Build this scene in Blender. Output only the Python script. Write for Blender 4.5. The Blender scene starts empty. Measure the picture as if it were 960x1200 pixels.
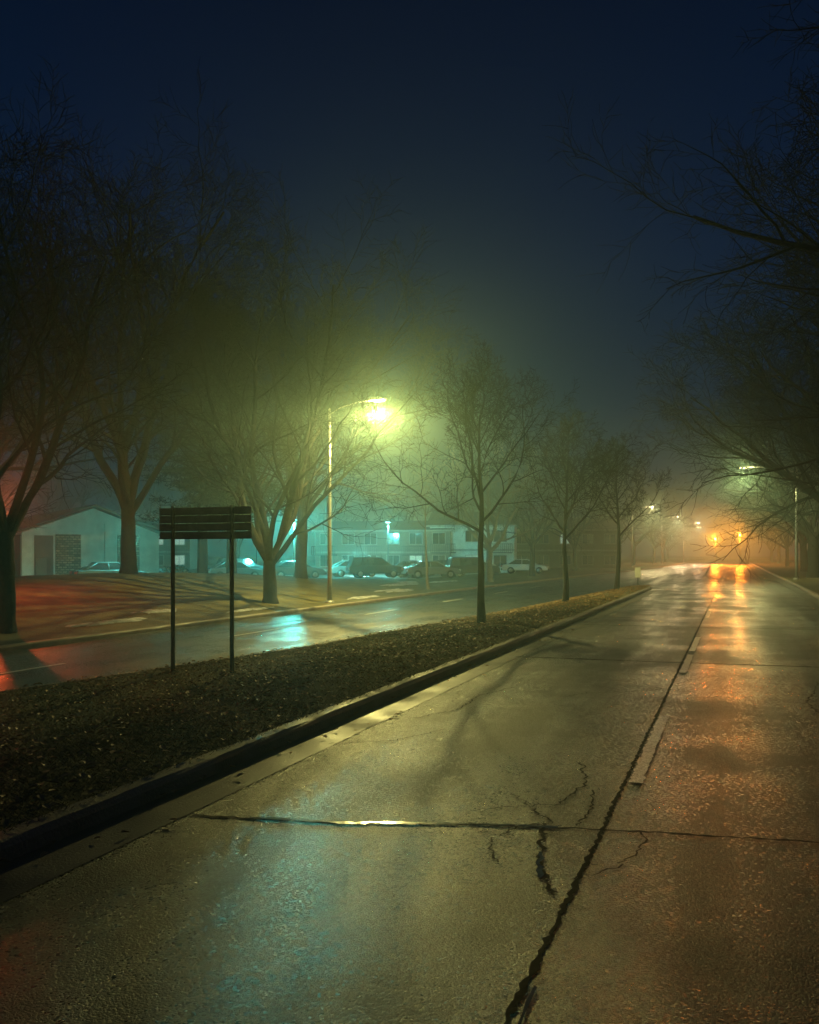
import bpy, math, random
import numpy as np
from mathutils import Vector, Matrix
R=random.Random(7)
scene=bpy.context.scene
scene.view_settings.view_transform='Standard'
scene.view_settings.look='None'
scene.view_settings.exposure=0

# ---------------------------------------------------------------- materials
def mat(name, col, rough=.7, metal=0, noise=None, bump=None, rr=None, spec=.5, emit=None):
    m=bpy.data.materials.new(name); m.use_nodes=True
    nt=m.node_tree; b=nt.nodes['Principled BSDF']
    b.inputs['Roughness'].default_value=rough
    b.inputs['Metallic'].default_value=metal
    b.inputs['Specular IOR Level'].default_value=spec
    tc=nt.nodes.new('ShaderNodeTexCoord')
    if noise is None: noise=(3.0,.25)
    n=nt.nodes.new('ShaderNodeTexNoise'); n.inputs['Scale'].default_value=noise[0]; n.inputs['Detail'].default_value=6
    nt.links.new(tc.outputs['Object'],n.inputs['Vector'])
    r=nt.nodes.new('ShaderNodeValToRGB')
    v=noise[1]
    r.color_ramp.elements[0].position=.3; r.color_ramp.elements[1].position=.7
    r.color_ramp.elements[0].color=(*[c*(1-v) for c in col],1)
    r.color_ramp.elements[1].color=(*[min(1,c*(1+v)) for c in col],1)
    nt.links.new(n.outputs['Fac'],r.inputs['Fac'])
    nt.links.new(r.outputs['Color'],b.inputs['Base Color'])
    if rr:
        mr=nt.nodes.new('ShaderNodeMapRange')
        mr.inputs['From Min'].default_value=.3; mr.inputs['From Max'].default_value=.7
        mr.inputs['To Min'].default_value=rr[0]; mr.inputs['To Max'].default_value=rr[1]
        nt.links.new(n.outputs['Fac'],mr.inputs['Value']); nt.links.new(mr.outputs[0],b.inputs['Roughness'])
    if bump:
        n2=nt.nodes.new('ShaderNodeTexNoise'); n2.inputs['Scale'].default_value=bump[0]; n2.inputs['Detail'].default_value=4
        nt.links.new(tc.outputs['Object'],n2.inputs['Vector'])
        bp=nt.nodes.new('ShaderNodeBump'); bp.inputs['Strength'].default_value=bump[1]; bp.inputs['Distance'].default_value=bump[2]
        nt.links.new(n2.outputs['Fac'],bp.inputs['Height']); nt.links.new(bp.outputs[0],b.inputs['Normal'])
    if emit:
        b.inputs['Emission Color'].default_value=(*emit[0],1); b.inputs['Emission Strength'].default_value=emit[1]
    return m

def asphalt(name='wet_asphalt',c0=(.009,.014,.014),c1=(.024,.031,.030),s0=.15,s1=2.6):
    m=bpy.data.materials.new(name); m.use_nodes=True
    nt=m.node_tree; L=nt.links.new; N=nt.nodes.new; b=nt.nodes['Principled BSDF']
    tc=N('ShaderNodeTexCoord')
    big=N('ShaderNodeTexNoise'); big.inputs['Scale'].default_value=.55; big.inputs['Detail'].default_value=7; big.inputs['Roughness'].default_value=.62
    L(tc.outputs['Object'],big.inputs['Vector'])
    mp=N('ShaderNodeMapping'); mp.inputs['Scale'].default_value=(1.1,.06,1); L(tc.outputs['Object'],mp.inputs['Vector'])
    lon=N('ShaderNodeTexNoise'); lon.inputs['Scale'].default_value=1.2; lon.inputs['Detail'].default_value=5; L(mp.outputs[0],lon.inputs['Vector'])
    mix=N('ShaderNodeMath'); mix.operation='ADD'; L(big.outputs['Fac'],mix.inputs[0]); L(lon.outputs['Fac'],mix.inputs[1])
    half=N('ShaderNodeMath'); half.operation='MULTIPLY'; half.inputs[1].default_value=.5; L(mix.outputs[0],half.inputs[0])
    vor=N('ShaderNodeTexVoronoi'); vor.inputs['Scale'].default_value=80; L(tc.outputs['Object'],vor.inputs['Vector'])
    fine=N('ShaderNodeTexNoise'); fine.inputs['Scale'].default_value=150; fine.inputs['Detail'].default_value=2; fine.inputs['Roughness'].default_value=.7; L(tc.outputs['Object'],fine.inputs['Vector'])
    r=N('ShaderNodeValToRGB'); r.color_ramp.elements[0].position=.36; r.color_ramp.elements[1].position=.62
    r.color_ramp.elements[0].color=(*c0,1); r.color_ramp.elements[1].color=(*c1,1)
    L(half.outputs[0],r.inputs['Fac'])
    sp=N('ShaderNodeMapRange'); sp.inputs['From Min'].default_value=0; sp.inputs['From Max'].default_value=.9; sp.inputs['To Min'].default_value=s0; sp.inputs['To Max'].default_value=s1
    sep=N('ShaderNodeSeparateColor'); L(vor.outputs['Color'],sep.inputs[0]); L(sep.outputs[0],sp.inputs['Value'])
    mul=N('ShaderNodeVectorMath'); mul.operation='SCALE'; L(r.outputs['Color'],mul.inputs[0]); L(sp.outputs[0],mul.inputs['Scale'])
    L(mul.outputs[0],b.inputs['Base Color'])
    mr=N('ShaderNodeMapRange'); mr.inputs['From Min'].default_value=.42; mr.inputs['From Max'].default_value=.57; mr.inputs['To Min'].default_value=.50; mr.inputs['To Max'].default_value=.28
    L(half.outputs[0],mr.inputs['Value'])
    jm=N('ShaderNodeMath'); jm.operation='MULTIPLY_ADD'; jm.inputs[1].default_value=.36; L(sep.outputs[1],jm.inputs[0]); L(mr.outputs[0],jm.inputs[2])
    js=N('ShaderNodeMath'); js.operation='SUBTRACT'; js.inputs[1].default_value=.18; L(jm.outputs[0],js.inputs[0])
    L(js.outputs[0],b.inputs['Roughness'])
    spc=N('ShaderNodeMapRange'); spc.inputs['From Min'].default_value=.2; spc.inputs['From Max'].default_value=1; spc.inputs['To Min'].default_value=.2; spc.inputs['To Max'].default_value=.7
    L(sep.outputs[1],spc.inputs['Value']); L(spc.outputs[0],b.inputs['Specular IOR Level'])
    add=N('ShaderNodeMath'); add.operation='MULTIPLY_ADD'; add.inputs[1].default_value=-.8; L(vor.outputs['Distance'],add.inputs[0]); L(fine.outputs['Fac'],add.inputs[2])
    tilt=N('ShaderNodeMath'); tilt.operation='MULTIPLY_ADD'; tilt.inputs[1].default_value=1.0; L(sep.outputs[2],tilt.inputs[0]); L(add.outputs[0],tilt.inputs[2])
    bp=N('ShaderNodeBump'); bp.inputs['Strength'].default_value=.8; bp.inputs['Distance'].default_value=.006
    L(tilt.outputs[0],bp.inputs['Height']); 
    bp2=N('ShaderNodeBump'); bp2.inputs['Strength'].default_value=.5; bp2.inputs['Distance'].default_value=.045
    L(big.outputs['Fac'],bp2.inputs['Height']); L(bp2.outputs[0],bp.inputs['Normal'])
    L(bp.outputs[0],b.inputs['Normal'])
    return m

M_road=asphalt()
M_paint=asphalt('worn_road_paint',(.6,.6,.56),(.85,.85,.8),.6,1.05)
M_grass=mat('dormant_grass',(.075,.066,.03),.95,noise=(1.3,.5),bump=(14,.9,.05),spec=.2)
M_blade=mat('grass_blades',(.19,.16,.065),.85,noise=(.9,.5),spec=.25)
M_leaf=mat('dead_leaf',(.33,.20,.08),.65,noise=(9,.6),spec=.3)
M_kerb=mat('kerb_concrete',(.17,.14,.105),.6,noise=(2.5,.45),bump=(45,.7,.01),rr=(.45,.8))
M_gutter=mat('gutter_concrete',(.07,.067,.058),.5,noise=(1.8,.45),bump=(60,.6,.006),rr=(.35,.65))
M_tar=mat('tar_seal',(.006,.006,.006),.85,noise=(5,.4),bump=(30,.5,.01),spec=.12)
M_water=mat('wet_joint',(.05,.05,.045),.18,noise=(5,.3),bump=(9,.4,.01),spec=.8)
M_lot=mat('parking_asphalt',(.05,.05,.05),.5,noise=(.8,.35),bump=(40,.5,.01),rr=(.35,.6))
M_snow=mat('old_snow',(.3,.31,.33),.85,noise=(3,.45),bump=(6,.8,.05))
M_bark=mat('bark',(.022,.019,.016),.95,noise=(7,.4),bump=(22,.9,.03),spec=.08)
M_bark2=mat('pale_bark',(.10,.085,.065),.85,noise=(9,.4),bump=(22,.9,.03))
M_needle=mat('needles',(.014,.020,.014),.95,noise=(2,.5),spec=.1)
M_steel=mat('galvanised_steel',(.26,.26,.25),.5,.7,noise=(6,.15))
M_post=mat('post_steel',(.09,.10,.095),.5,.5,noise=(9,.25))
M_signback=mat('sign_aluminium_back',(.16,.16,.16),.6,.3,noise=(5,.25))
M_housing=mat('signal_housing',(.03,.03,.03),.5)
M_white=mat('painted_siding',(.52,.54,.50),.7,noise=(1.2,.2))
M_frame=mat('window_trim',(.28,.28,.26),.7)
M_dark=mat('dark_trim',(.05,.045,.04),.6)
M_roof=mat('roof_shingle',(.045,.042,.04),.85,noise=(8,.35),bump=(18,.8,.03))
M_tan=mat('tan_siding',(.15,.13,.105),.75,noise=(1.5,.15))
M_glass=mat('dark_glass',(.015,.02,.022),.08,spec=.8)
M_tyre=mat('tyre_rubber',(.02,.02,.02),.8)
M_rim=mat('wheel_rim',(.35,.35,.35),.35,.8)
M_lit=mat('lit_window',(.5,.5,.4),.5,emit=((.6,1,.8),.35))
M_litw=mat('warm_window',(.5,.4,.3),.5,emit=((1,.62,.28),.5))
def brickmat():
    m=bpy.data.materials.new('stone_brick'); m.use_nodes=True
    nt=m.node_tree; b=nt.nodes['Principled BSDF']; tc=nt.nodes.new('ShaderNodeTexCoord')
    mp=nt.nodes.new('ShaderNodeMapping'); mp.inputs['Rotation'].default_value=(math.radians(90),0,0); nt.links.new(tc.outputs['Object'],mp.inputs[0])
    k=nt.nodes.new('ShaderNodeTexBrick'); k.inputs['Scale'].default_value=1.5
    k.inputs['Color1'].default_value=(.36,.30,.21,1); k.inputs['Color2'].default_value=(.11,.09,.065,1); k.inputs['Mortar'].default_value=(.05,.045,.04,1)
    k.inputs['Mortar Size'].default_value=.04
    nt.links.new(mp.outputs[0],k.inputs[0]); nt.links.new(k.outputs['Color'],b.inputs['Base Color'])
    bp=nt.nodes.new('ShaderNodeBump'); bp.inputs['Distance'].default_value=.03; nt.links.new(k.outputs['Fac'],bp.inputs['Height']); bp.invert=True
    nt.links.new(bp.outputs[0],b.inputs['Normal']); b.inputs['Roughness'].default_value=.85
    return m
M_brick=brickmat()
def emis(name,col,s):
    return mat(name,(.8,.8,.8),.4,emit=(col,s))

# ---------------------------------------------------------------- mesh helpers
def link(o,parent=None):
    scene.collection.objects.link(o)
    if parent: o.parent=parent
    return o
def add(name,V,F,m,parent=None,smooth=False,bevel=0):
    me=bpy.data.meshes.new(name); me.from_pydata([tuple(v) for v in V],[],F); me.materials.append(m); me.update()
    if smooth: me.polygons.foreach_set('use_smooth',[True]*len(me.polygons))
    o=link(bpy.data.objects.new(name,me),parent)
    if bevel:
        b=o.modifiers.new('bevel','BEVEL'); b.width=bevel; b.segments=2; b.limit_method='ANGLE'
    return o
def empty(name,loc,rot=0):
    e=bpy.data.objects.new(name,None); e.location=loc; e.rotation_euler=(0,0,rot); e.empty_display_size=.3
    return link(e)
def boxes(name,bl,m,parent=None,bevel=0):
    V=[];F=[]
    for (x0,x1,y0,y1,z0,z1) in bl:
        i=len(V)
        V+=[(x0,y0,z0),(x1,y0,z0),(x1,y1,z0),(x0,y1,z0),(x0,y0,z1),(x1,y0,z1),(x1,y1,z1),(x0,y1,z1)]
        F+=[(i,i+3,i+2,i+1),(i+4,i+5,i+6,i+7),(i,i+1,i+5,i+4),(i+1,i+2,i+6,i+5),(i+2,i+3,i+7,i+6),(i+3,i,i+4,i+7)]
    return add(name,V,F,m,parent,bevel=bevel)
def prism(name,poly,axis,a0,a1,m,parent=None,bevel=0,top=None):
    n=len(poly);V=[]
    for a in (a0,a1):
        for (u,z) in poly:
            V.append((a,u,z) if axis=='x' else (u,a,z))
    F=[tuple(range(n))[::-1],tuple(range(n,2*n))]
    for i in range(n):
        j=(i+1)%n; F.append((i,j,n+j,n+i))
    return add(name,V,F,m,parent,bevel=bevel)
def tube(V,F,pts,rads,sides,cap=True):
    base=len(V); n=len(pts)
    for k in range(n):
        a=pts[max(0,k-1)]; b=pts[min(n-1,k+1)]
        dx,dy,dz=b[0]-a[0],b[1]-a[1],b[2]-a[2]
        l=math.sqrt(dx*dx+dy*dy+dz*dz)+1e-9; dx/=l;dy/=l;dz/=l
        if abs(dz)<.9: ux,uy,uz=-dy,dx,0.
        else: ux,uy,uz=0.,-dz,dy
        l=math.sqrt(ux*ux+uy*uy+uz*uz)+1e-9; ux/=l;uy/=l;uz/=l
        wx,wy,wz=dy*uz-dz*uy,dz*ux-dx*uz,dx*uy-dy*ux
        p=pts[k]; r=rads[k]
        for s in range(sides):
            t=2*math.pi*s/sides; c=math.cos(t)*r; q=math.sin(t)*r
            V.append((p[0]+ux*c+wx*q,p[1]+uy*c+wy*q,p[2]+uz*c+wz*q))
    for k in range(n-1):
        for s in range(sides):
            a=base+k*sides+s; b=base+k*sides+(s+1)%sides
            F.append((a,b,b+sides,a+sides))
    if cap:
        F.append(tuple(base+(n-1)*sides+s for s in range(sides)))
        F.append(tuple(base+s for s in range(sides))[::-1])
def tubeobj(name,pts,rads,m,parent=None,sides=12):
    V=[];F=[]; tube(V,F,pts,rads,sides); o=add(name,V,F,m,parent,smooth=True)
    return o

# ---------------------------------------------------------------- terrain
def ss(a,b,x):
    t=max(0,min(1,(x-a)/(b-a))); return t*t*(3-2*t)
def fade(Y): return 1-ss(60,125,Y)
def shift(Y): return 6.2*ss(52,125,Y)
def base(X,Y):
    z=-.45*(1-ss(-8,-4.2,X))*fade(Y)
    z+=1.25*math.exp(-((X+27)**2)/(2*27)-((Y-32)**2)/(2*15**2))*ss(-15.6,-19,X) if X<-15.6 else 0
    return z
Ys=[-60,-40,-20,-12,-8]+list(range(-6,131))+list(range(135,301,5))+list(range(320,801,20))
Us=[-400,-250,-160,-120,-100,-85,-70,-60]+list(range(-50,-15))+[-15.62,-15.55,-15,-14,-13,-12,-11,-10,-9]+[-8.5+.5*i for i in range(11)]+[-2,-1,0,1,2,3,3.15,3.27,3.5]+list(range(4,20))+[25,32,45,70,120,220,400]
def wx(u,Y):
    return u+shift(Y)*(1 if u<=-15 else max(0,(-3-u)/12.))
def grid(name,us,ys,zf,m,xf=wx):
    V=[];F=[];n=len(us)
    for Y in ys:
        for u in us:
            X=xf(u,Y); V.append((X,Y,zf(u,X,Y)))
    for j in range(len(ys)-1):
        for i in range(n-1):
            a=j*n+i; F.append((a,a+1,a+n+1,a+n))
    return add(name,V,F,m,smooth=True)
rn=random.Random(3)
grid('ground',Us,Ys,lambda u,X,Y: base(X,Y)+(-.08 if -15.56<u<3.2 else .10+.04*math.sin(X*1.3+Y*.7)*math.sin(Y*.5)*(1 if (u<-17 or u>5) else 0)),M_grass)
grid('road',[-15.5]+[u for u in Us if -15.5<u<3.1]+[3.12],Ys,lambda u,X,Y:base(X,Y),M_road,wx)
def kerb(name,path,side,h=.13,closed=False):
    prof=[(0,-.12),(.0,.085),(.012,.108),(.035,h-.004),(.15,h),(.165,h-.005),(.17,-.12)]
    V=[];F=[];n=len(path);k=len(prof)
    for i,(x,y) in enumerate(path):
        a=path[max(0,i-1)];b=path[min(n-1,i+1)]
        dx,dy=b[0]-a[0],b[1]-a[1];l=math.hypot(dx,dy);dx/=l;dy/=l
        nx,ny=-dy*side,dx*side
        for (o,z) in prof:
            V.append((x+nx*o+rn.uniform(-.004,.004),y+ny*o,base(x,y)+z+rn.uniform(-.004,.004)))
    for i in range(n-1):
        for j in range(k-1):
            a=i*k+j; F.append((a,a+1,a+k+1,a+k))
    return add(name,V,F,M_kerb)
yl=[-20+.5*i for i in range(320)]+list(range(140,500,8))
kerb('kerb',[(3.12,y) for y in yl],-1)
kerb('kerb',[(wx(-15.5,y),y) for y in yl],1)
xr=-3.86
def medl(Y):
    pts=[(-20,-11.2),(8,-10.9),(12,-10.1),(17,-9.2),(27,-8.35),(36,-7.3),(42,-6.3),(46,-5.3),(48,-4.7)]
    for (a,b),(c,d) in zip(pts,pts[1:]):
        if a<=Y<=c: return b+(d-b)*(Y-a)/(c-a)
    return pts[-1][1] if Y>0 else pts[0][1]
def medr(Y): return xr-.75*ss(43.5,48,Y)**2
my=[-20+.5*i for i in range(137)]
path=[(medr(y),y) for y in my]
cx=(medr(48)+medl(48))/2
path+= [(cx+.06,48.12),(cx-.06,48.12)]
path+=[(medl(y),y) for y in my[::-1]]
kerb('median_kerb',path,1)
def medz(X,Y):
    a=medl(Y);b=medr(Y); t=max(0,min(1,(X-a)/(b-a)))
    return base(X,Y)+.120+.04*math.sin(math.pi*t)*min(1,(b-a)/4)+.012*math.sin(X*5+Y)*math.sin(Y*3.3-X)*4*t*(1-t)
V=[];F=[];nc=26
for Y in my:
    a=medl(Y)+.16;b=medr(Y)-.16
    if a>b: a=b=(a+b)/2
    for i in range(nc):
        X=a+(b-a)*i/(nc-1); V.append((X,Y,medz(X,Y)))
for j in range(len(my)-1):
    for i in range(nc-1):
        k=j*nc+i;F.append((k,k+1,k+nc+1,k+nc))
add('median_grass',V,F,M_grass,smooth=True)
def strip(name,path,w0,w1,z,m,jit=0,rs=None):
    V=[];F=[];q=random.Random(int(abs(path[0][0]*100+path[0][1]*10)))
    for i,(x,y) in enumerate(path):
        a=path[max(0,i-1)];b=path[min(len(path)-1,i+1)]
        dx,dy=b[0]-a[0],b[1]-a[1];l=math.hypot(dx,dy)+1e-9
        nx,ny=-dy/l,dx/l
        p=w0+q.uniform(-jit,jit);s=w1+q.uniform(-jit,jit)
        V+=[(x+nx*p,y+ny*p,base(x,y)+z),(x+nx*s,y+ny*s,base(x,y)+z)]
    for i in range(len(path)-1):
        k=2*i;F.append((k,k+1,k+3,k+2))
    return add(name,V,F,m)
strip('gutter',[(xr+.005,y) for y in my if y<43],-.42,0,.004,M_gutter,.006)
strip('gutter',[(3.115,y) for y in yl],0,.42,.004,M_gutter,.006)
def densify(pts,st,j,q):
    out=[]
    for (a,b) in zip(pts,pts[1:]):
        n=max(1,int(math.hypot(b[0]-a[0],b[1]-a[1])/st))
        for i in range(n):
            t=i/n; out.append((a[0]+(b[0]-a[0])*t+q.uniform(-j,j),a[1]+(b[1]-a[1])*t+q.uniform(-j,j)))
    out.append(pts[-1]); return out
q=random.Random(5)
def dash(x,y0,y1,w=.05):
    p=[(x,y0+(y1-y0)*i/60) for i in range(61)]
    return strip('lane_marking',p,-w,w,.012,M_paint,min(.012,w*.6))
lx=-.76
for a,b in [(6.7,9.6),(13.2,15.6),(16.2,19.0),(25,28),(34,37),(43,46),(52,55),(61,64),(70,73),(79,82),(88,91),(97,100),(109,112),(125,128),(145,148),(165,168)]:
    dash(lx+.06,a,b)
for a in range(0,60,9):
    dash(-12.6,a+1.6,a+4.6,.05)
def crack(name,pts,w,m,z=.006,j=.02,st=.12,jw=.4):
    p=densify(pts,st,j,q); return strip(name,p,-w,w,z,m,w*jw)
crack('road_joint',[(lx-.02,-3),(lx-.04,2),(lx-.02,5),(lx-.02,13),(lx-.02,30),(lx,47)],.014,M_tar,.005,.007,.04,jw=.8)
crack('road_joint',[(lx+.02,1.2),(lx+.015,3.4)],.007,M_water,.009,.005,jw=.8)
dash(lx+.06,1.8,2.75,.022)  # thin pale paint strip imitates the wet glint along the joint
crack('road_joint',[(-3.4,4.82),(-2.4,5.02),(-1.6,5.3),(-.8,5.5),(.6,5.75),(3.0,6.3)],.012,M_tar,.005,.010,.05,jw=.8)
crack('road_joint',[(-3.0,4.91),(-2.4,5.03),(-1.6,5.31),(-1.05,5.44)],.017,M_water,.009,.004,.05,.95)
for yy in (14.3,21.5,30,39.5):
    crack('road_joint',[(-3.5,yy),(-.8,yy+.15),(3.0,yy+.5)],.035,M_tar,.005,.02)
crack('road_crack',[(-1.15,5.5),(-1.08,5.1),(-1.02,4.75),(-.86,4.35)],.010,M_tar,.007,.02,.03,.9)
crack('road_crack',[(-1.06,4.95),(-.98,4.55)],.012,M_water,.009,.01,.05,.8)
for pp in ([(-1.5,6.1),(-1.3,5.8),(-1.1,5.5),(-1.35,5.35)],[(-1.7,5.6),(-1.45,5.75),(-1.15,5.95),(-1.05,6.6),(-1.2,7.2)],[(.9,8),(1.0,9.5),(.8,11),(1.1,13)],
    [(-3.2,8.5),(-2.9,9.2),(-2.95,10.2),(-2.7,11)],[(-1.3,5.35),(-1.4,5.0),(-1.25,4.7)],[(-.95,5.5),(-.9,5.9),(-.98,6.4)],
    [(-3.5,7.1),(-3.0,7.4),(-2.7,8.1)],[(-.8,4.6),(-.6,4.9),(-.5,5.3),(-.55,5.55)],[(-2.0,10.4),(-1.7,10.9),(-1.3,11.1),(-.8,11.6)]):
    crack('road_crack',pp,.006,M_tar,.007,.025,.04,.8)

nr=np.random.default_rng(4)
def scatter_blades(name,n,y0,y1,hmin,hmax,w):
    V=[];F=[]
    for i in range(n):
        Y=y0+(y1-y0)*nr.random()**1.6
        a=medl(Y)+.12;b=medr(Y)-.1
        X=a+(b-a)*nr.random(); z=medz(X,Y)-.005
        cl=.6+.4*math.sin(X*3.1+math.sin(Y*2.3)*2)*math.sin(Y*2.7+X)
        t=nr.random()*6.283; h=(hmin+(hmax-hmin)*nr.random())*(.6+cl*.6); ln=h*1.4
        dx,dy=math.cos(t)*w,math.sin(t)*w; lx_,ly_=math.cos(t*7)*ln,math.sin(t*7)*ln
        k=len(V); V+=[(X-dx,Y-dy,z),(X+dx,Y+dy,z),(X+lx_,Y+ly_,z+h)];F.append((k,k+1,k+2))
    return add(name,V,F,M_blade)
scatter_blades('grass',190000,1.5,34,.02,.055,.0045)
def leaves(name,n,fn):
    V=[];F=[]
    for i in range(n):
        X,Y,z=fn(); s=nr.uniform(.022,.048); t=nr.random()*6.283
        c,d=math.cos(t),math.sin(t); k=len(V); tz=nr.uniform(-.6,.6)*s; cz=nr.uniform(.2,.8)*s
        P=[(1,0),(.35,.6),(-.3,.5),(-1,0),(-.3,-.5),(.35,-.6)]
        for j,(u,v) in enumerate(P):
            V.append((X+(u*c-v*d)*s,Y+(u*d+v*c)*s,z+.012+tz*u*.6+abs(v)*cz+.3*s))
        F+=[(k,k+1,k+2,k+3),(k,k+3,k+4,k+5)]
    return add(name,V,F,M_leaf)
def fm():
    Y=1.5+44*nr.random()**1.2; a=medl(Y)+.1;b=medr(Y)-.08; X=a+(b-a)*nr.random(); return X,Y,medz(X,Y)+.018
def fg():
    Y=1+30*nr.random()**1.3; X=xr+.03+.5*nr.random()**3; return X,Y,.004
leaves('fallen_leaves',10000,fm); leaves('fallen_leaves',130,fg)
grid('parking_lot',[-78,-70,-60,-50,-45,-40,-35,-30,-24],[54+2*i for i in range(30)],lambda u,X,Y:base(X,Y)+.16,M_lot,lambda u,Y:u)
def snow(cx,cy,rx,ry,seed):
    s=random.Random(seed);V=[];F=[];n=60;rings=5
    ph=[s.uniform(0,6.28) for _ in range(5)]
    V.append((cx,cy,base(cx,cy)+.17))
    for r in range(1,rings+1):
        for i in range(n):
            t=6.283*i/n; k=(r/rings)*(1+.3*math.sin(2*t+ph[0])+.22*math.sin(5*t+ph[1])+.16*math.sin(9*t+ph[2])+.12*math.sin(14*t+ph[3]))
            x=cx+rx*k*math.cos(t);y=cy+ry*k*math.sin(t)
            V.append((x,y,base(x,y)+.11+.05*(1-(r/rings)**2)+s.uniform(-.025,.02)-(.05 if r==rings else 0)))
    for i in range(n): F.append((0,1+i,1+(i+1)%n))
    for r in range(rings-1):
        for i in range(n):
            a=1+r*n+i;b=1+r*n+(i+1)%n;F.append((a,a+n,b+n,b))
    add('snow_patch',V,F,M_snow,smooth=True)
for i,(x,y,a,b) in enumerate([(-17.3,20.5,.25,1.5),(-18.0,23.5,.22,1.3),(-16.7,27.5,.15,1.3),(-16.6,37.5,.2,2),(-17.5,44,.4,2.5),(-19.5,50,.5,2.5),(-20,60,.5,2.5),(-21,55,.4,2)]):
    snow(x,y,a,b,i)

# ---------------------------------------------------------------- trees
def norm(v):
    l=math.sqrt(v[0]**2+v[1]**2+v[2]**2)+1e-9; return (v[0]/l,v[1]/l,v[2]/l)
def side_dir(d,ang,az):
    if abs(d[2])<.95: u=norm((-d[1],d[0],0))
    else: u=(1.,0.,0.)
    w=(d[1]*u[2]-d[2]*u[1],d[2]*u[0]-d[0]*u[2],d[0]*u[1]-d[1]*u[0])
    w=norm(w)
    s,c=math.sin(ang),math.cos(ang);ca,sa=math.cos(az),math.sin(az)
    return norm(tuple(d[i]*c+(u[i]*ca+w[i]*sa)*s for i in range(3)))
def tree_geo(seed,H,th,r0,limbs=6,ang=(.35,.8),CH=(8,7,6),leader=False,droop=0.,tw=.009,lean=(0,0),azr=None,limbL=None):
    s=random.Random(seed);V=[];F=[]
    NS=[8,9,7,5,3]; SD=[10,7,5,3,3]; WOB=[.08,.22,.28,.32,.34]; UP=[0,.07,.05,.03,.0]
    def grow(p,d,L,r,lev):
        n=NS[lev];st=L/n;pts=[p];rad=[r]
        ds=[d]
        for i in range(n):
            w=WOB[lev]
            up=UP[lev]-droop*(i/n if lev<=2 else .4)
            d=norm((d[0]+s.uniform(-w,w),d[1]+s.uniform(-w,w),d[2]+s.uniform(-w,w)*.8+up))
            p=(p[0]+d[0]*st,p[1]+d[1]*st,p[2]+d[2]*st)
            pts.append(p);ds.append(d)
            t=(i+1)/n; rad.append(max(tw*.6,r*(1-.78*t)))
        tube(V,F,pts,rad,SD[lev],cap=False)
        if lev>=4: return
        c=CH[lev-1]; az=s.uniform(0,6.28)
        for k in range(c):
            t=.16+.84*(k+s.uniform(.1,.9))/c
            x=min(n-1e-3,t*n);i=int(x);f=x-i
            q=tuple(pts[i][j]*(1-f)+pts[i+1][j]*f for j in range(3))
            az+=2.4+s.uniform(-.5,.5)
            a=s.uniform(.45,1.0)
            cl=L*s.uniform(.40,.64)*(1-.40*t)
            cr=max(tw,(rad[i]*(1-f)+rad[i+1]*f)*s.uniform(.42,.62))
            grow(q,side_dir(ds[i],a,az),cl,cr,lev+1)
    n=8; top=H*.8 if leader else th; pts=[(0,0,-.3),(0,0,0)];rad=[r0*1.5,r0*1.28];x=y=0
    for i in range(1,n+1):
        t=i/n; x+=s.uniform(-1,1)*.02*top*.5+lean[0]*top/n; y+=s.uniform(-1,1)*.02*top*.5+lean[1]*top/n
        pts.append((x,y,top*t)); rad.append(r0*((1-.8*t) if leader else (1.08-.22*t)))
    tube(V,F,pts,rad,SD[0],cap=False)
    az=s.uniform(0,6.28)
    for k in range(limbs):
        az+=2.4+s.uniform(-.3,.3)
        if azr: az=s.uniform(*azr) if k%2 else az
        if leader:
            z=th+(top-th)*(k/(limbs-1)); f=z/top*n; i=min(n-1,int(f)); g=f-i
            q=tuple(pts[i+1][j]*(1-g)+pts[i+2][j]*g for j in range(3)) if i+2<len(pts) else pts[-1]
            rr=(rad[i+1]*(1-g)+rad[min(i+2,len(rad)-1)]*g)*.6
            tt=k/(limbs-1); L=(limbL or H*.45)*(1-.5*tt)*s.uniform(.85,1.1)
            a=s.uniform(*ang)*(1.1-.5*tt)
        else:
            z=top*(1-.13*s.random()*(k>1)); q=(pts[-1][0],pts[-1][1],z*.97); rr=r0*s.uniform(.42,.68)
            a=s.uniform(*ang)*(.35 if k==0 else 1); L=(limbL or (H-th))*s.uniform(.85,1.05)
        grow(q,(math.sin(a)*math.cos(az),math.sin(a)*math.sin(az),math.cos(a)),L,rr,1)
    return V,F
def tree(name,x,y,geo,m=None,z=None):
    V,F=geo; o=add(name,V,F,m or M_bark,smooth=True)
    o.location=(x,y,(base(x,y)+.1) if z is None else z); return o
tree('bare_tree',-17.6,16.9,tree_geo(11,11.5,2.6,.24,7,(.3,.85),(11,10,8),tw=.010))
tree('bare_tree',-26.5,32.7,tree_geo(12,17.5,3.0,.36,8,(.25,.8),(11,10,9),tw=.014))
tree('bare_tree',-17.6,30.4,tree_geo(16,12.5,1.7,.28,8,(.35,.85),(10,9,7),tw=.012))
tree('bare_tree',-34,30,tree_geo(14,19,4,.36,8,(.3,.85),(10,10,9),tw=.015))
tree('bare_tree',-24,45,tree_geo(15,18,4,.34,8,(.3,.75),(10,10,9),tw=.015))
tree('bare_tree',-6.26,21.9,tree_geo(21,7.0,2.5,.105,13,(.75,1.05),(9,7,6),leader=True,tw=.006,limbL=3.5),z=medz(-6.26,21.9)-.05)
tree('bare_tree',-5.9,32,tree_geo(22,6.8,2.4,.11,12,(.7,1.0),(9,7,5),leader=True,tw=.009,limbL=3.5),z=medz(-5.9,32)-.05)
tree('bare_tree',-5.25,41.8,tree_geo(23,7.2,2.6,.12,12,(.7,1.0),(8,7,5),leader=True,tw=.010,limbL=3.4),z=medz(-5.25,41.8)-.05)
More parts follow.
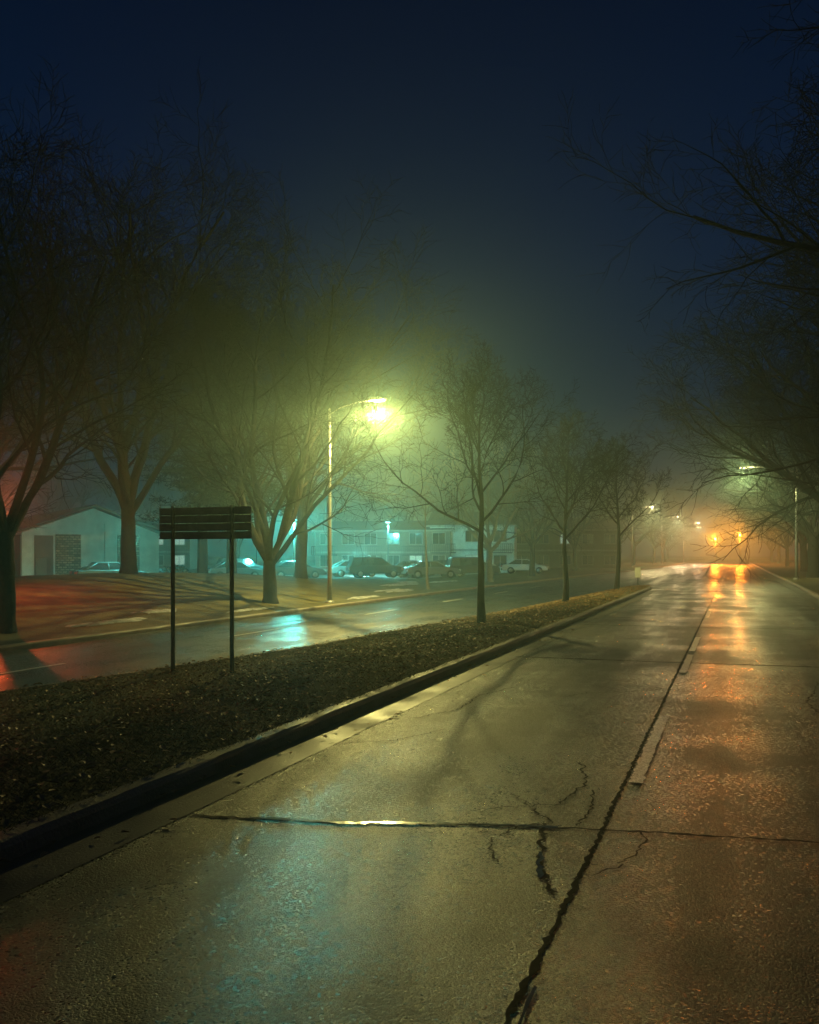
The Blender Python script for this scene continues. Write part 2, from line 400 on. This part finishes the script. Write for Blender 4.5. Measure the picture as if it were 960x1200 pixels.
tree('young_tree',-16.8,47.3,tree_geo(31,6.6,3.6,.10,6,(.7,1.0),(6,4,3),leader=True,tw=.008,limbL=2.2),M_bark2)
tree('bare_tree',-17.4,63,tree_geo(32,10,2.6,.26,6,(.4,.9),(8,7,5),tw=.012),M_bark2)
tree('bare_tree',-17.5,78,tree_geo(33,11,3,.25,6,(.4,.9),(8,7,5),tw=.014))
tree('bare_tree',7.0,20,tree_geo(41,15,5.5,.3,11,(.5,1.15),(10,9,7),droop=.03,tw=.009,azr=(2.2,3.9)))
tree('bare_tree',6.4,31,tree_geo(42,17,4.5,.34,11,(.5,1.1),(11,9,8),droop=.04,tw=.013,azr=(2.2,4.2)))
tree('bare_tree',6.2,48,tree_geo(43,15.5,3.5,.33,10,(.6,1.15),(11,9,8),droop=.04,tw=.016,azr=(2.2,4.2)))
tree('bare_tree',5.4,68,tree_geo(44,13,3,.42,8,(.6,1.2),(10,8,7),droop=.05,tw=.015,azr=(2.2,4.2)))
tree('bare_tree',6.5,92,tree_geo(45,12,3,.35,7,(.5,1.1),(8,7,5),droop=.05,tw=.018))
V=[];F=[]
ga=tree_geo(51,12,3,.25,6,(.4,.95),(7,6,5),tw=.03); gb=tree_geo(52,13,3.2,.25,6,(.4,.9),(7,6,5),tw=.03)
dq=random.Random(9)
for (x,y) in [(-17,98),(-15,120),(-15,140),(-14,165),(8,112),(7,130),(8,150),(8,175),(-14,190),(8,205),(-30,120),(-42,110),(-55,112),(-66,105),(-75,98),(-82,88),(-84,76),(-45,128),(18,120),(16,95),(20,70),(-62,50),(-70,60),(-16,230),(9,240),(-5,270),(2,280),(-52,38),(14,50),(-44,40)]:
    gv,gf=(ga if dq.random()<.5 else gb); a=dq.uniform(0,6.28); sc=dq.uniform(.85,1.3); c,s_=math.cos(a)*sc,math.sin(a)*sc
    k=len(V); z0=base(x,y)
    V+=[(x+v[0]*c-v[1]*s_,y+v[0]*s_+v[1]*c,z0+v[2]*sc) for v in gv]; F+=[tuple(i+k for i in f) for f in gf]
add('distant_trees',V,F,M_bark)
def pine(x,y,H,seed,z0=3.2,Rm=3.6):
    s=random.Random(seed); e=empty('pine_tree',(x,y,base(x,y)+.05))
    V=[];F=[];tube(V,F,[(0,0,-.3),(0,0,H*.4),(.1,0,H*.98)],[.33,.22,.03],8); 
    NV=[];NF=[]
    z=z0
    while z<H-.3:
        rr=Rm*(1-((z-z0)/(H-z0))**1.4)*s.uniform(.75,1.1)+.3
        for k in range(6):
            az=s.uniform(0,6.28); L=rr*s.uniform(.7,1.1); n=6;pts=[]
            for i in range(n+1):
                t=i/n; pts.append((math.cos(az)*L*t,math.sin(az)*L*t,z-.12*L*t+.25*L*t*t*s.uniform(.6,1.1)))
            tube(V,F,pts,[.045*(1-.8*i/n) for i in range(n+1)],3,cap=False)
            for c in range(int(26+L*16)):
                t=s.random()**.6; p=[pts[0][i]+(pts[-1][i]-pts[0][i])*t for i in range(3)]
                p=[p[0]+s.gauss(0,.22),p[1]+s.gauss(0,.22),p[2]+s.gauss(0,.12)]
                for h in range(3):
                    d=norm((s.gauss(0,1),s.gauss(0,1),s.gauss(.3,.7))); l=s.uniform(.22,.4); w=norm((s.gauss(0,1),s.gauss(0,1),s.gauss(0,1)))
                    i0=len(NV); NV.append((p[0]+w[0]*.035,p[1]+w[1]*.035,p[2]+w[2]*.035));NV.append((p[0]-w[0]*.035,p[1]-w[1]*.035,p[2]-w[2]*.035));NV.append((p[0]+d[0]*l,p[1]+d[1]*l,p[2]+d[2]*l));NF.append((i0,i0+1,i0+2))
        z+=s.uniform(.35,.6)
    add('trunk',V,F,M_bark,e); add('foliage',NV,NF,M_needle,e)
pine(-29.2,42.6,17,61); pine(-27.6,43.2,15.5,62); 
def shrub(x,y,r,h,seed):
    s=random.Random(seed);V=[];F=[]
    for i in range(1600):
        t=s.uniform(0,6.28);u=s.random()**.5;zz=s.random()*h*math.sqrt(max(0,1-u*u*.8));p=(r*u*math.cos(t),r*u*math.sin(t),zz)
        k=len(V)
        for j in range(3): V.append((p[0]+s.uniform(-.12,.12),p[1]+s.uniform(-.12,.12),p[2]+s.uniform(-.1,.14)))
        F.append((k,k+1,k+2))
    o=add('shrub',V,F,M_needle); o.location=(x,y,base(x,y)+.1)
shrub(-25.5,68,1.2,1.5,1);shrub(-38,52,1.2,1.3,4)

# ---------------------------------------------------------------- sign
sz=medz(-8.7,12.6)
sg=empty('road_sign',(-8.72,12.7,sz))
for i,x in enumerate((-.62,.6)):
    boxes('post_%d'%(i+1),[(x-.022,x+.022,-.02,.02,-.4-(.12 if i==0 else 0),2.92)],M_post,sg,bevel=.005)
    boxes('post_flange_%d'%(i+1),[(x-.038,x+.038,.021,.027,-.4-(.12 if i==0 else 0),2.88)],M_post,sg)
for i in range(4):
    z=2.33+i*.142
    boxes('panel_%d'%(i+1),[(-.92,.98,.03,.042,z,z+.132)],M_signback,sg)
    boxes('rib_%d'%(i+1),[(-.92,.98,.012,.029,z+.004,z+.018),],M_post,sg)
mk=empty('keep_right_marker',(-4.75,46.6,medz(-4.75,46.6)))
tubeobj('post',[(0,0,-.2),(0,0,1.0)],[.03,.03],M_post,mk,8); boxes('plate',[(-.15,.15,-.035,-.031,.45,.98)],M_white,mk)

# ---------------------------------------------------------------- lamps
def plight(name,loc,col,P,r,parent):
    l=bpy.data.lights.new(name,'POINT'); l.color=col; l.energy=P; l.shadow_soft_size=r
    o=link(bpy.data.objects.new(name,l),parent); o.location=loc; return o
def slight(name,loc,col,P,r,parent,size=170,blend=.1):
    l=bpy.data.lights.new(name,'SPOT'); l.color=col; l.energy=P; l.shadow_soft_size=r; l.spot_size=math.radians(size); l.spot_blend=blend
    o=link(bpy.data.objects.new(name,l),parent); o.location=loc; return o
def street_lamp(x,y,H,arm,col,P,r=.2,pr=.085,spill=.12):
    z0=base(x,y)+.05; e=empty('street_lamp',(x,y,z0)); s=1 if arm>0 else -1
    tubeobj('pole',[(0,0,-.3),(0,0,1),(0,0,H*.6),(0,0,H-.1)],[pr*1.25,pr*1.15,pr*.85,pr*.6],M_steel,e)
    tubeobj('base_flange',[(0,0,-.1),(0,0,.12),(0,0,.16)],[.2,.2,.13],M_steel,e)
    tubeobj('arm',[(0,0,H-.35),(arm*.2,0,H-.12),(arm*.6,0,H+.08),(arm*.9,0,H+.12)],[.04,.035,.03,.03],M_steel,e,8)
    prism('head',[(arm-s*.45,H+.10),(arm+s*.3,H+.10),(arm+s*.32,H+.15),(arm+s*.1,H+.22),(arm-s*.3,H+.22),(arm-s*.45,H+.18)],'y',-.15,.15,M_steel,e,bevel=.02)
    boxes('lens',[(arm-.2,arm+.2,-.12,.12,H+.06,H+.095)],emis('lens_glow',col,12),e,bevel=.01)
    slight('lamp',(arm,0,H-.03-r),col,P*(1-spill),min(.08,r*.5),e)
    plight('lamp_spill',(arm,0,H-.03-r),col,P*spill,r,e)
street_lamp(-16.3,33.2,8.55,2.3,(.96,.86,.25),10500,.30,spill=.26)
street_lamp(3.9,62,7.5,-3.3,(.85,.9,.33),2400,.22,spill=.45)
street_lamp(-12.8,118,8.0,2.6,(1,.88,.38),4200,.35,spill=.5)
street_lamp(-11.6,153,8.1,2.6,(1,.82,.4),4500,.42,spill=.5)
street_lamp(-9.5,182,8.0,2.8,(1,.75,.4),4500,.45,spill=.5)
def signal(x,y,H,col,P,which,rot=0,r=.12):
    e=empty('traffic_signal',(x,y,base(x,y)),rot)
    tubeobj('pole',[(0,0,-.2),(0,0,H+.5)],[.07,.06],M_post,e)
    boxes('housing',[(-.17,.17,-.30,-.07,H-.55,H+.55)],M_housing,e,bevel=.02)
    cols=[(1,.04,.02),(1,.35,.03),(.05,1,.5)]
    for i in range(3):
        z=H+.36-.36*i
        tubeobj('lens_%d'%i,[(0,-.305,z),(0,-.33,z)],[.11,.10],emis('signal_lens',cols[i],10) if i==which else M_glass,e,16)
        V=[];F=[];n=9
        for yy in (-.30,-.50):
            for k in range(n):
                t=math.pi*k/(n-1); V.append((.14*math.cos(t),yy,z+.14*math.sin(t)))
        for k in range(n-1): F.append((k,k+1,k+1+n,k+n))
        add('visor_%d'%i,V,F,M_housing,e)
    plight('lamp',(0,-.5,H+.36-.36*which-.02),col,P,r,e)
OR=(1,.28,.02)
signal(-3.2,170,4.7,OR,12000,1,r=.55); signal(1.0,160,5.2,OR,10000,1,r=.55)
signal(-24.3,22.6,2.6,(1,.12,.03),1100,0,rot=.9,r=.15)
signal(5.2,-14,4.5,(1,.16,.05),12,0,rot=math.pi-.2)
TE=(.08,.88,.78)
def lot_lamp(x,y,H,col,P,r=.2,spill=.5):
    z0=base(x,y)+.1; e=empty('parking_lot_lamp',(x,y,z0))
    tubeobj('pole',[(0,0,-.3),(0,0,H)],[.08,.05],M_post,e)
    boxes('head',[(-.28,.28,-.22,.22,H,H+.14)],M_housing,e,bevel=.03)
    boxes('lens',[(-.2,.2,-.16,.16,H-.03,H-.004)],emis('lens_teal',col,10),e)
    slight('lamp',(0,0,H-.06-r),col,P*(1-spill),r*.6,e,165,.3)
    plight('lamp_spill',(0,0,H-.06-r),col,P*spill,r,e)
lot_lamp(-34.7,63.9,5.0,TE,15000,spill=.6); lot_lamp(-31.8,77.8,5.2,(.2,.95,.8),2200,r=.25); lot_lamp(-36.2,44.7,3.4,(.2,1,.82),2300,spill=.3);  # last lamp here is added, hidden behind a trunk, to light the gabled facade
lot_lamp(-33,74,1.7,(.3,1,.9),4000,.22); lot_lamp(-57,95,5,TE,2500)

# ---------------------------------------------------------------- buildings
def window(e,x,z,w,h,lit=None,y=0,i=[0]):
    i[0]+=1;n=i[0]
    boxes('window_frame_%d'%n,[(x-w/2-.08,x+w/2+.08,y-.05,y+.02,z-.08,z),(x-w/2-.08,x+w/2+.08,y-.05,y+.02,z+h,z+h+.08),(x-w/2-.08,x-w/2,y-.05,y+.02,z,z+h),(x+w/2,x+w/2+.08,y-.05,y+.02,z,z+h),(x-.03,x+.03,y-.045,y+.02,z,z+h)],M_frame,e)
    boxes('window_pane_%d'%n,[(x-w/2,x-.03,y-.02,y+.02,z,z+h),(x+.03,x+w/2,y-.02,y+.02,z,z+h)],lit or M_glass,e)
b1=empty('gabled_apartment_building',(-43.3,49.6,-.4),math.radians(56))
prism('walls',[(-4.8,-.6),(4.8,-.6),(4.8,3.7),(0,5.5),(-4.8,3.7)],'y',0,20,M_white,b1)
V=[(-5.3,-.5,3.6),(0,-.5,5.62),(5.3,-.5,3.6),(-5.3,20.5,3.6),(0,20.5,5.62),(5.3,20.5,3.6)]
V+= [(a,b,c+.16) for a,b,c in V]
add('roof',V,[(0,3,4,1),(1,4,5,2),(6,7,10,9),(7,8,11,10),(0,1,7,6),(1,2,8,7),(3,9,10,4),(4,10,11,5),(0,6,9,3),(2,5,11,8)],M_roof,b1)
boxes('brick_panels',[(-2.6,-.9,-.12,-.003,-.5,3.6),(1.7,3.3,-.12,-.003,-.5,3.6)],M_brick,b1)
boxes('entry_recess',[(-4.0,-2.75,-.04,-.003,-.5,3.5)],M_dark,b1)
boxes('door',[(-3.9,-3.2,-.07,-.042,-.4,1.9)],M_tan,b1)
boxes('pilaster',[(.75,1.35,-.25,-.003,-.5,4.4)],M_white,b1)
boxes('side_siding',[(-4.9,-4.803,.0,20,-.5,3.55)],M_tan,b1)
for i in range(4): boxes('side_window_%d'%i,[(-4.96,-4.902,2+i*4.5,3.6+i*4.5,1,2.4)],M_glass,b1)
def block(name,x,y,rot,W,D,H,wm,wins,litp,seed,rh=1.6,z=-.4):
    s=random.Random(seed); e=empty(name,(x,y,z),math.radians(rot))
    boxes('walls',[(0,W,0,D,-.5,H)],wm,e)
    prism('roof',[(-.5,H+.004),(D+.5,H+.004),(D/2,H+rh)],'x',-.4,W+.4,M_roof,e)
    boxes('band',[(-.01,W+.01,-.06,-.003,H*.48,H*.52)],M_frame,e)
    boxes('fascia',[(-.4,W+.4,-.53,-.503,H-.18,H+.003)],M_frame,e)
    for i in range(wins):
        xx=W*(i+.5)/wins
        for f in range(2):
            l=None;r=s.random()
            if r<litp: l=M_lit if s.random()<.6 else M_litw
            window(e,xx,.9+f*H*.5,1.3,1.15,l)
        if i%2==0:
            boxes('balcony_%d'%i,[(xx-1.3,xx+1.3,-1.2,-.06,H*.5-.35,H*.5-.25)],M_dark,e)
            boxes('balcony_rail_%d'%i,[(xx-1.3+.2*k,xx-1.26+.2*k,-1.2,-1.16,H*.5-.25,H*.5+.6) for k in range(14)]+[(xx-1.3,xx+1.34,-1.2,-1.16,H*.5+.6,H*.5+.66)],M_dark,e)
    return e
block('apartment_building',-43,84,10,15,10,4.8,M_tan,6,.12,1,rh=1.2)
block('apartment_building',-30.5,86.5,12,9,9,5.3,M_white,3,.2,2)
block('apartment_building',-27,108,14,14,9,5.4,M_tan,5,.1,3)
block('apartment_building',-75,84,25,13,9,5.0,M_tan,5,.3,4)
# ---------------------------------------------------------------- cars
M_tail=mat('tail_red',(.25,.01,.01),.3)
def car(x,y,rot,col,kind='sedan'):
    z=base(x,y)+.165; e=empty('parked_suv' if kind=='suv' else 'parked_car',(x,y,z),math.radians(rot))
    pm=mat('car_paint',col,.25,.3,noise=(2,.05))
    if kind=='suv':
        body=[(-2.3,.35),(-2.35,.75),(-2.28,1.05),(1.1,1.08),(2.1,.98),(2.32,.8),(2.35,.38)]
        cab=[(-2.22,1.05),(-1.98,1.66),(.35,1.7),(1.2,1.06)]; zt=1.7
    else:
        body=[(-2.2,.32),(-2.28,.6),(-2.2,.92),(-1.5,.97),(1.0,.95),(2.05,.82),(2.25,.62),(2.28,.34)]
        cab=[(-1.75,.96),(-1.0,1.38),(.25,1.42),(1.1,.94)]; zt=1.42
    prism('body',body,'x',-.9,.9,pm,e,bevel=.07)
    V=[]
    for sx in (-1,1):
        for (yy,zz) in cab: V.append((sx*(.84 if zz<1.2 else .66),yy,zz))
    add('cabin_glass',V,[(3,2,1,0),(4,5,6,7),(0,1,5,4),(1,2,6,5),(2,3,7,6),(0,4,7,3)],M_glass,e)
    boxes('roof',[(-.68,.68,cab[1][0]-.03,cab[2][0]+.03,zt-.05,zt+.03)],pm,e,bevel=.03)
    for sx in (-1,1):
        k=0
        for (a,b) in ((0,1),(3,2)):
            k+=1; tubeobj('pillar_%d_%d'%(k,sx),[(sx*.85,*cab[a]),(sx*.67,*cab[b])],[.05,.04],pm,e,6)
        tubeobj('pillar_b_%d'%sx,[(sx*.85,-.3,.98),(sx*.67,-.3,zt-.03)],[.045,.04],pm,e,6)
        if kind=='suv': tubeobj('pillar_c_%d'%sx,[(sx*.85,-1.3,1.0),(sx*.67,-1.3,zt-.03)],[.05,.05],pm,e,6)
        boxes('mirror_%d'%sx,[(sx*1.0-.08,sx*1.0+.08,.75,.87,.98,1.1)],pm,e,bevel=.02)
        for yy in (-1.4,1.4):
            tubeobj('wheel',[(sx*.70,yy,.34),(sx*.915,yy,.34)],[.34,.34],M_tyre,e,20)
            tubeobj('rim',[(sx*.90,yy,.34),(sx*.925,yy,.34)],[.21,.2],M_rim,e,12)
        boxes('headlight_%d'%sx,[(sx*.66-.17,sx*.66+.17,2.2,2.33,.62,.76)],M_rim,e,bevel=.02)
        boxes('taillight_%d'%sx,[(sx*.7-.14,sx*.7+.14,-2.36,-2.2,.68,.86)],M_tail,e,bevel=.02)
    boxes('bumper',[(-.86,.86,-2.4,-2.25,.36,.55),(-.86,.86,2.2,2.4,.34,.52)],M_housing,e,bevel=.04)
car(-28.3,66.3,-55,(.03,.032,.035),'suv')
car(-31.5,69,-50,(.45,.47,.47)); car(-27.5,73.5,-70,(.25,.26,.27)); car(-25.2,76,-65,(.06,.07,.09)); car(-24,80.5,-60,(.35,.36,.36),'suv')
car(-33.5,62,-50,(.12,.13,.14)); car(-38,60,-45,(.3,.31,.32)); car(-41,66,-40,(.05,.05,.06),'suv')
car(-46,58,-40,(.5,.5,.5)); car(-37.5,44.5,-35,(.12,.2,.22)); car(-19.5,84,-80,(.6,.65,.66)); car(-44,70,-40,(.1,.1,.12)); car(-23.5,67,-55,(.2,.21,.22)); car(-21.5,72,-55,(.04,.04,.05),'suv')

# ---------------------------------------------------------------- fog
def fogmat(name,d,g):
    m=bpy.data.materials.new(name); m.use_nodes=True; nt=m.node_tree; nt.nodes.clear()
    o=nt.nodes.new('ShaderNodeOutputMaterial'); v=nt.nodes.new('ShaderNodeVolumeScatter')
    v.inputs['Color'].default_value=(.66,1,.90,1); v.inputs['Density'].default_value=d; v.inputs['Anisotropy'].default_value=g
    nt.links.new(v.outputs[0],o.inputs['Volume']); return m
boxes('fog',[(-150,100,-30,380,-3,9.6)],fogmat('fog_low',.0038,.76))

# ---------------------------------------------------------------- world
w=bpy.data.worlds.new('World'); scene.world=w; w.use_nodes=True; nt=w.node_tree
bg=nt.nodes['Background']
tc=nt.nodes.new('ShaderNodeTexCoord'); sp=nt.nodes.new('ShaderNodeSeparateXYZ'); nt.links.new(tc.outputs['Generated'],sp.inputs[0])
cr=nt.nodes.new('ShaderNodeValToRGB'); nt.links.new(sp.outputs['Z'],cr.inputs['Fac'])
el=cr.color_ramp.elements
el[0].position=0; el[0].color=(.004,.017,.030,1)
el[1].position=.6; el[1].color=(.0010,.0038,.0140,1)
e2=el.new(.12); e2.color=(.0024,.0130,.032,1)
e3=el.new(.32); e3.color=(.0014,.0088,.031,1)
nt.links.new(cr.outputs[0],bg.inputs['Color']); bg.inputs['Strength'].default_value=1.0
sky=nt.nodes.new('ShaderNodeTexSky'); sky.sky_type='NISHITA'; sky.sun_disc=False; sky.sun_elevation=math.radians(-6); sky.sun_rotation=math.radians(200)
bg2=nt.nodes.new('ShaderNodeBackground'); bg2.inputs['Strength'].default_value=.006; nt.links.new(sky.outputs[0],bg2.inputs['Color'])
ad=nt.nodes.new('ShaderNodeAddShader'); nt.links.new(bg.outputs[0],ad.inputs[0]); nt.links.new(bg2.outputs[0],ad.inputs[1])
nt.links.new(ad.outputs[0],nt.nodes['World Output'].inputs['Surface'])

# ---------------------------------------------------------------- camera
cd=bpy.data.cameras.new('camera'); cam=bpy.data.objects.new('camera',cd); link(cam)
cam.location=(0,0,1.75); cam.rotation_euler=(math.radians(90),0,math.radians(20.8))
cd.sensor_fit='VERTICAL'; cd.sensor_height=36; cd.sensor_width=28.8; cd.lens=30.0
cd.shift_y=50/1200; cd.clip_end=3000
scene.camera=cam
